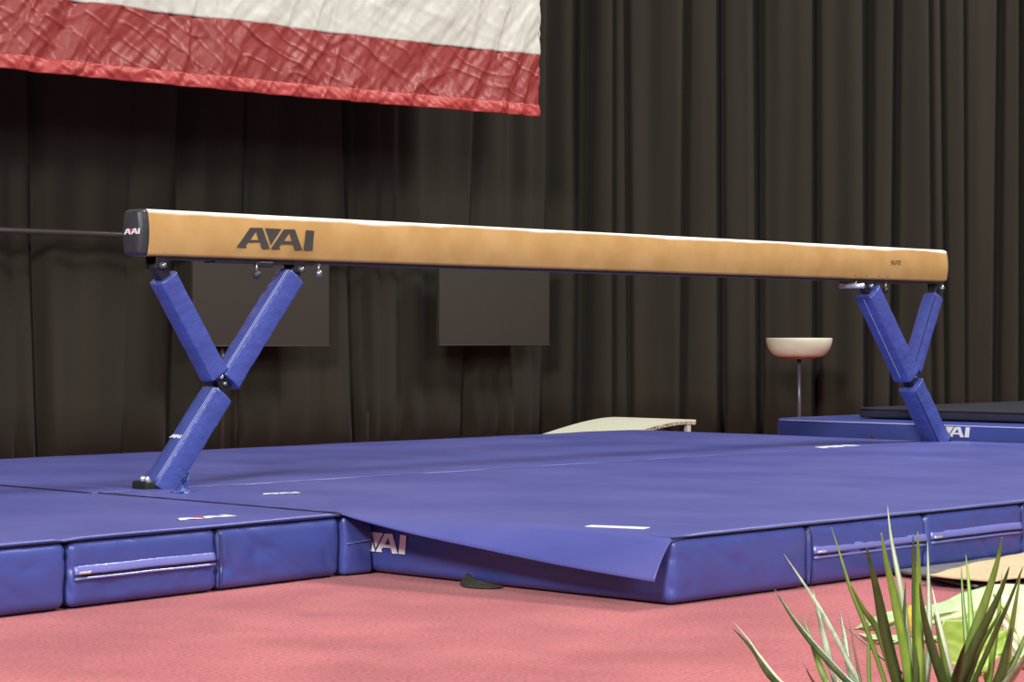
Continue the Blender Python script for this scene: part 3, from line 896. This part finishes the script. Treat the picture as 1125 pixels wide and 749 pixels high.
# ============================================================ mushroom trainer
Dm = 14.3
pm = at(878, 371, Dm); zt_ = CZ - .003
e = tag(empty('mushroom_trainer', Vector((pm.x, Dm, 0))), 'cream mushroom-shaped trainer on a thin grey post before the pleated drape', 'gymnastics trainer')
R = 36.3 * Dm / F
prof = [(R * .55, -.122), (R * .70, -.117), (R * .83, -.098), (R * .93, -.066), (R * .985, -.03), (R, -.006), (R * .995, 0), (R * .97, .002), (.02, .003)]
lathe('mushroom_top', Vector((pm.x, Dm, zt_)), prof, M['mushroom'], e, n=64)
lathe('under_board', Vector((pm.x, Dm, zt_ - .135)), [(R * .4, 0), (R * .56, .006), (R * .56, .016)], new_mat('worn_brown_board', srgb(120, 92, 70), .8, var=.3, vscale=30), e, n=40)
tube('post', [Vector((pm.x, Dm, .02)), Vector((pm.x, Dm, zt_ - .13))], .0125, new_mat('grey_post', srgb(104, 104, 120), .35, metal=.5), e, n=14)
lathe('base', Vector((pm.x, Dm, 0)), [(.17, 0), (.17, .014), (.15, .022), (.03, .03), (.02, .05)], M['gunmetal'], e, n=40)

# ============================================================ springboard
sbE = Vector((.96, 14.25, 0)); ax = Vector((.70, .714, 0)).normalized(); ay = Vector((-ax.y, ax.x, 0))
sb = tag(empty('springboard', sbE - ax * .6), 'cream-topped curved springboard on the floor behind the blue mats', 'springboard')
Lb, Wb = 1.2, .62
def zsb(f):        # f: 0 low end .. 1 high end
    return .030 + .155 * math.sin(min(1, f * 1.02) * math.pi / 2) ** 1.5 - .02 * max(0, f - .8) ** 2 * 10
def sb_sheet(name, z_off, th, mat, f0=0, f1=1, wsc=1.0, parent=sb):
    verts, faces = [], []
    n = 30; m_ = 8
    lay = [(z_off, 1), (z_off - th, -1)]
    for (zo, _) in lay:
        for i in range(n + 1):
            f = f0 + (f1 - f0) * i / n
            for j in range(m_ + 1):
                g = (j / m_ - .5) * Wb * wsc
                verts.append(sbE + ax * (-Lb * (1 - f)) + ay * g + Vector((0, 0, zsb(f) + zo)))
    K = (n + 1) * (m_ + 1)
    for l in (0, 1):
        for i in range(n):
            for j in range(m_):
                q = l * K + i * (m_ + 1) + j
                faces.append((q, q + m_ + 1, q + m_ + 2, q + 1))
    for i in range(n):
        for j in (0, m_):
            q = i * (m_ + 1) + j
            faces.append((q, q + m_ + 1, q + m_ + 1 + K, q + K))
    for j in range(m_):
        for i in (0, n):
            q = i * (m_ + 1) + j
            faces.append((q, q + 1, q + 1 + K, q + K))
    return mesh_obj(name, verts, faces, mat, parent, smooth=False)
sb_sheet('top_carpet', .012, .012, M['cream']); sb_sheet('board', 0, .02, M['edge_chip'], wsc=1.0)
box_at('base_board', sbE - ax * .6 + Vector((0, 0, .02)), (ax, ay, Vector((0, 0, 1))), (1.15, .58, .025), .004, M['edge_chip'], sb)
for f in (.55, .72, .88):
    for g in (-.2, 0, .2):
        pp = sbE - ax * (Lb * (1 - f)) + ay * g
        hz = zsb(f) - .02
        coil = [pp + Vector((.03 * math.cos(k * .7), .03 * math.sin(k * .7), .033 + (hz - .033) * k / 40)) for k in range(41)]
        tube('spring', coil, .005, M['gunmetal'], sb, n=6)
for g in (-.29, .29):
    box_at('end_block', sbE - ax * .06 + ay * g + Vector((0, 0, .1)), (ax, ay, Vector((0, 0, 1))), (.035, .03, .15), .003, M['white'], sb)

# ============================================================ beige sheet and grey sheets by the mat
def sheet(name, pts, z, mat, parent, amp=.004, th=.006, n=22, zr=0.0, seed=0):
    """quad pts (world xy): p00 p10 p11 p01"""
    a, b, c, d_ = [Vector((p[0], p[1], 0)) for p in pts]
    verts, faces = [], []
    for i in range(n + 1):
        for j in range(n + 1):
            f, g = i / n, j / n
            p = (a * (1 - f) + b * f) * (1 - g) + (d_ * (1 - f) + c * f) * g
            p.x += amp * 3 * noise.noise(Vector((p.x * 7, p.y * 7, seed))); p.y += amp * 3 * noise.noise(Vector((p.x * 7 + 9, p.y * 7, seed)))
            p.z = z + zr * g + amp * (noise.noise(Vector((p.x * 9, p.y * 9, seed + 4))) + .6)
            verts.append(p)
    for i in range(n):
        for j in range(n):
            q = i * (n + 1) + j
            faces.append((q, q + n + 1, q + n + 2, q + 1))
    o = mesh_obj(name, verts, faces, mat, parent)
    sm = o.modifiers.new('thick', 'SOLIDIFY'); sm.thickness = th; sm.offset = -1
    return o
stk = [on(985, 633, 0), on(1072, 650, 0), on(1180, 640, 0), on(1150, 611, 0)]
g1 = tag(sheet('rubber_sheet', stk, .010, M['greysheet'], None, amp=.003, th=.008), 'grey rubber sheet under the beige sheet, beside the big blue mat', 'sheet')
b1 = tag(sheet('foam_sheet', [on(1020, 634, .03), on(1092, 641, .03), on(1190, 636, .03), on(1150, 610, .03)], .030, M['beige'], None, amp=.005, th=.006, zr=.02), 'beige sheet lying on grey sheets beside the big blue mat', 'sheet')
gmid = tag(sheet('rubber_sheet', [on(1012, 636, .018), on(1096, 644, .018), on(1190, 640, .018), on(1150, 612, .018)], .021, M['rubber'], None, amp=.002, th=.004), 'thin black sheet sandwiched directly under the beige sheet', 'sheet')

# ============================================================ plants
DP = 2.95
soilz = .165
def blade(parent, pts, w, mat, D0=DP, dD=0.0, root=(990, 835), fold=.35, twist=0.0, rootD=DP):
    """pts: tip first; widths in picture units at that distance, real leaf built in 3D"""
    P = []
    n_ = len(pts)
    for i, (x, y) in enumerate(pts):
        f = i / n_
        P.append(at(x, y, (D0 + dD) * (1 - f) + rootD * f))
    last = pts[-1]
    pv = pts[-2]; ml = max(12, math.hypot(last[0] - pv[0], last[1] - pv[1])); kk = 38 / ml
    mx_, my_ = last[0] + (last[0] - pv[0]) * kk, last[1] + (last[1] - pv[1]) * kk
    P.append(at(mx_ * .75 + root[0] * .25, max(my_, last[1] + 28), rootD))
    rp = at(root[0], root[1], rootD); rp.z = soilz - .02
    P.append(rp)
    # smooth by Catmull-Rom
    Q = []
    for i in range(len(P) - 1):
        p0 = P[max(0, i - 1)]; p1 = P[i]; p2 = P[i + 1]; p3 = P[min(len(P) - 1, i + 2)]
        for k in range(6):
            t = k / 6
            Q.append(0.5 * ((2 * p1) + (p2 - p0) * t + (2 * p0 - 5 * p1 + 4 * p2 - p3) * t * t + (-p0 + 3 * p1 - 3 * p2 + p3) * t ** 3))
    Q.append(P[-1])
    tot = sum((Q[i + 1] - Q[i]).length for i in range(len(Q) - 1))
    verts, faces = [], []
    acc = 0
    wm = w * DP / F
    for i, q in enumerate(Q):
        if i: acc += (Q[i] - Q[i - 1]).length
        f = acc / tot
        ww = wm * min(1, (f * 2.6) ** .75 + .03) * (1 if f < .75 else 1 - .35 * (f - .75) / .25)
        d = (Q[min(i + 1, len(Q) - 1)] - Q[max(i - 1, 0)]).normalized()
        an = twist * (1 - f)
        side = d.cross(Vector((math.sin(an), -math.cos(an), 0))).normalized()
        nn = side.cross(d).normalized()
        for g, h in ((-.5, .0), (-.25, .16), (0, fold), (.25, .16), (.5, 0)):
            verts.append(q + side * (ww * g) + nn * (ww * h))
    for i in range(len(Q) - 1):
        for j in range(4):
            a = i * 5 + j
            faces.append((a, a + 1, a + 6, a + 5))
    o = mesh_obj('leaf', verts, faces, M[mat], parent)
    sm = o.modifiers.new('thick', 'SOLIDIFY'); sm.thickness = .0006
    return o

def pot(parent, c, r=.13):
    lathe('pot', Vector((c.x, c.y, 0)), [(r * .72, 0), (r * .76, .01), (r * .98, .135), (r * 1.06, .137), (r * 1.08, .168), (r * .98, .17), (r * .95, .15), (.01, .149)], M['pot'], parent, n=36)
    lathe('soil', Vector((c.x, c.y, .148)), [(r * .9, 0), (r * .93, .006), (r * .5, .014), (.01, .017)], M['soil'], parent, n=30)

c1 = at(985, 800, DP)
pl1 = tag(empty('spiky_plant', Vector((c1.x, c1.y, 0))), 'plant of long narrow upright green blades in front of the red carpet', 'plant')
pot(pl1, c1, .12)
c2 = at(1048, 800, DP)
R1, R2 = (985, 835), (1040, 835)
B = [
 ([(805, 690), (827, 713), (851, 747)], 11, 'leaf_dark', 3.15, R1), ([(806, 683), (822, 702), (836, 722), (862, 752)], 4, 'leaf_pale', 3.17, R1),
 ([(851, 647), (872, 680), (898, 713), (932, 749)], 10, 'leaf_dark', 3.1, R1), ([(859, 661), (874, 681), (890, 703), (925, 749)], 5, 'leaf_pale', 3.13, R1),
 ([(861, 608), (880, 636), (897, 662), (917, 697), (944, 749)], 8, 'leaf_grey', 3.2, R1), ([(880, 674), (890, 700), (908, 749)], 10, 'leaf_mid', 3.12, R1),
 ([(893, 647), (903, 690), (919, 749)], 11, 'leaf_grey', 3.22, R1), ([(885, 733), (896, 752)], 6, 'leaf_brown', 2.9, R1),
 ([(913, 578), (925, 616), (935, 648), (951, 688), (972, 749)], 7, 'leaf_mid', 2.95, R1), ([(934, 641), (948, 668), (966, 695), (984, 749)], 11, 'leaf_mid', 2.88, R1),
 ([(923, 672), (928, 700), (935, 740)], 10, 'leaf_grey', 3.2, R1), ([(932, 677), (938, 710), (945, 745)], 4, 'leaf_brown', 3.0, R1),
 ([(919, 680), (940, 698), (968, 722)], 3, 'leaf_brown', 3.05, R1),
 ([(952, 601), (957, 622), (964, 652), (972, 692), (986, 749)], 15, 'leaf_dark', 2.85, R1), ([(968, 585), (973, 614), (980, 645), (990, 692), (999, 749)], 14, 'leaf_bright', 2.82, R1),
 ([(975, 555), (979, 590), (985, 622), (991, 655), (997, 700), (1001, 749)], 10, 'leaf_grey', 3.05, R1), ([(995, 637), (993, 690), (995, 749)], 8, 'leaf_dark', 2.98, R1),
 ([(953, 665), (954, 700), (955, 749)], 6, 'leaf_mid', 3.0, R1), ([(1003, 586), (1004, 640), (1006, 749)], 9, 'leaf_dark', 2.87, R1),
 ([(1008, 584), (1009, 640), (1010, 749)], 12, 'leaf_bright', 2.83, R1), ([(1019, 593), (1020, 640), (1021, 700), (1018, 749)], 9, 'leaf_grey', 3.05, R1),
 ([(1024, 645), (1031, 680), (1038, 712), (1046, 749)], 10, 'leaf_pale', 3.0, R2), ([(1010, 640), (1014, 672), (1022, 706), (1036, 749)], 14, 'leaf_dark', 2.84, R2),
 ([(1026, 672), (1032, 702), (1042, 749)], 8, 'leaf_mid', 2.9, R2), ([(1014, 690), (1014, 749)], 9, 'leaf_mid', 2.95, R1),
 ([(1056, 620), (1058, 660), (1062, 712), (1062, 749)], 8, 'leaf_mid', 3.05, R2), ([(1061, 608), (1065, 650), (1067, 690), (1066, 749)], 10, 'leaf_bright', 3.02, R2),
 ([(1101, 590), (1097, 612), (1085, 653), (1069, 697), (1048, 749)], 13, 'leaf_mid', 2.86, R2), ([(1109, 622), (1099, 650), (1084, 682), (1070, 710), (1052, 749)], 13, 'leaf_dark', 2.84, R2),
 ([(1101, 669), (1090, 688), (1076, 712), (1062, 749)], 10, 'leaf_dark', 2.9, R2), ([(1101, 629), (1097, 675), (1091, 715), (1086, 749)], 10, 'leaf_bright', 2.95, R2),
 ([(1124, 622), (1108, 662), (1092, 698), (1070, 749)], 7, 'leaf_dark', 2.82, R2), ([(1121, 630), (1115, 665), (1110, 695), (1100, 749)], 11, 'leaf_mid', 2.9, R2),
 ([(1112, 688), (1106, 712), (1096, 749)], 14, 'leaf_dark', 2.86, R2),
 ([(1140, 700), (1122, 728), (1104, 752)], 13, 'leaf_grey', 2.8, R2), ([(1136, 672), (1124, 705), (1106, 740)], 10, 'leaf_mid', 3.0, R2),
 ([(1150, 730), (1135, 752)], 12, 'leaf_mid', 2.9, R2),
 ([(1060, 706), (1055, 726), (1050, 749)], 14, 'leaf_dark', 2.8, R2),
]
for i, (pts, w, m, D, R_) in enumerate(B):
    if i == 25:
        pass
    blade(pl1, pts, w * .76, m, D0=D, root=(R_[0] + random.uniform(-22, 22), R_[1]), twist=random.uniform(-.5, .5), rootD=DP + random.uniform(-.03, .03))

# broad-leaved plant behind the blades
DQ = 3.55
c3 = at(1095, 800, DQ)
pl2 = tag(empty('broadleaf_plant', Vector((c3.x, c3.y, 0))), 'plant with wide pale green and yellow-green leaves behind the narrow blades', 'plant')
lathe('pot', Vector((c3.x, c3.y, 0)), [(.075, 0), (.08, .006), (.1, .085), (.108, .087), (.108, .105), (.1, .106), (.096, .095), (.01, .094)], M['pot'], pl2, n=36)
lathe('soil', Vector((c3.x, c3.y, .092)), [(.092, 0), (.092, .005), (.05, .01), (.01, .012)], M['soil'], pl2, n=30)
def broad(mid, hw_up, hw_dn, mat, D, tilt=.10, cup=.03, veins=True):
    """midrib picture points (tip first), half widths above / below"""
    n = 26
    def interp(arr, f):
        x = f * (len(arr) - 1); i = min(int(x), len(arr) - 2); g = x - i
        g = g * g * (3 - 2 * g) if not isinstance(arr[0], tuple) else g
        if isinstance(arr[0], tuple): return tuple(arr[i][k] * (1 - g) + arr[i + 1][k] * g for k in range(len(arr[0])))
        return arr[i] * (1 - g) + arr[i + 1] * g
    verts, faces = [], []
    m_ = 12; ribs = []
    for i in range(n + 1):
        f = i / n
        x, y, dz = interp(mid, f)
        x2, y2, _ = interp(mid, min(1, f + .02)); x1, y1, _ = interp(mid, max(0, f - .02))
        L = math.hypot(x2 - x1, y2 - y1) or 1
        nx, ny = (y2 - y1) / L, -(x2 - x1) / L
        row = []
        for j in range(-m_, m_ + 1):
            g = j / m_
            hw = interp(hw_up, f) if g >= 0 else interp(hw_dn, f)
            px, py = x + nx * hw * g, y + ny * hw * g
            Dd = D + dz + tilt * g * hw / 30 - cup * (1 - abs(g)) + .004 * noise.noise(Vector((px * .1, py * .1, 2))) + .0022 * math.sin(abs(g) * 9 + f * 30)
            verts.append(at(px, py, Dd)); row.append(verts[-1])
        ribs.append(row[m_])
    K = 2 * m_ + 1
    for i in range(n):
        for j in range(K - 1):
            a = i * K + j
            faces.append((a, a + K, a + K + 1, a + 1))
    o = mesh_obj('leaf', verts, faces, M[mat], pl2)
    sm = o.modifiers.new('thick', 'SOLIDIFY'); sm.thickness = .0009
    if veins:
        tube('midrib', [p + Vector((0, -.001, 0)) for p in ribs], .0016, M['vein'], o, n=6)
    # stem to the soil
    e_ = ribs[-1]
    q = Vector((c3.x, c3.y, .10))
    tube('stem', [e_, e_ * .6 + q * .4 + Vector((0, .03, .03)), q], .004, M['vein'], o, n=8)
    return o
# upper pale leaf, lower fold, cream leaf, yellow-green leaf
broad([(938, 691, 0), (955, 686.5, 0), (980, 680.5, 0), (1005, 678, .02), (1035, 673, .03), (1064, 668, .04), (1096, 664, .05), (1150, 660, .06)], [1, 7, 10, 10, 12, 19, 23, 18], [1, 7, 10, 10, 12, 19, 23, 18], 'bl_pale', 3.55, tilt=.05, veins=False)
broad([(943, 696, -.03), (955, 701, -.04), (970, 703, -.04), (990, 703, -.03), (1030, 702, 0)], [1, 5, 6, 6, 4], [1, 5, 6, 6, 4], 'bl_pale', 3.45, tilt=.1, veins=False)
broad([(1092, 652, 0), (1105, 672, 0), (1118, 698, 0), (1122, 722, 0), (1135, 735, 0)], [2, 26, 36, 30, 6], [2, 8, 13, 10, 3], 'bl_white', 3.42, tilt=.06)
broad([(1066, 681, .03), (1066, 697, .01), (1068, 712, 0), (1073, 728, 0), (1078, 740, .0)], [26, 40, 41, 30, 5], [30, 37, 33, 22, 5], 'bl_yellow', 3.3, tilt=.03, cup=-.03)
# flower spike
ps = at(1000, 690, 3.35)
tube('flower_spike', [ps + Vector((0, 0, .035)), ps + Vector((.001, 0, .02)), ps + Vector((.001, 0, -.012))], [.003, .0065, .0065], M['spadix'], pl2, n=12)
tube('flower_stem', [ps + Vector((.001, 0, -.012)), at(1010, 745, 3.3), Vector((c3.x - .03, c3.y, .10))], .003, M['vein'], pl2, n=8)

# ============================================================ LIGHT
w = bpy.data.worlds.new('World'); C.world = w; w.use_nodes = True
bg = w.node_tree.nodes['Background']; bg.inputs[0].default_value = (1.0, .985, .97, 1); bg.inputs[1].default_value = 0.18
def area(name, pos, target, power, size, col=(1, 1, 1)):
    l = bpy.data.lights.new(name, 'AREA'); l.energy = power; l.shape = 'DISK'; l.size = size; l.color = col
    o = bpy.data.objects.new(name, l); COL.objects.link(o)
    o.location = pos
    o.rotation_euler = (Vector(target) - Vector(pos)).to_track_quat('-Z', 'Y').to_euler()
    return o
area('arena_lamp_rear', (6.3, 11.2, 9.2), (0, 7, 0), 1250, 3.0, (1, .99, .97))
area('arena_lamp_front', (-3, -4.5, 7.0), (.3, 8, .5), 1850, 2.2, (1, .985, .96))
area('arena_lamp_front_right', (6, -4, 6.5), (.5, 9, .8), 900, 3.4, (1, .985, .96))

# ============================================================ CAMERA
cam = bpy.data.cameras.new('camera'); co = bpy.data.objects.new('camera', cam); COL.objects.link(co)
cam.sensor_width = 36; cam.lens = F / 1125 * 36
co.location = (0, 0, CZ); co.rotation_euler = (math.pi / 2, 0, 0)
cam.shift_y = -(374.5 - HY) / 1125
cam.clip_start = .05; cam.clip_end = 100
C.camera = co
C.view_settings.view_transform = 'Standard'; C.view_settings.look = 'None'
C.view_settings.gamma = 1; C.view_settings.exposure = 0; C.view_settings.use_curve_mapping = False
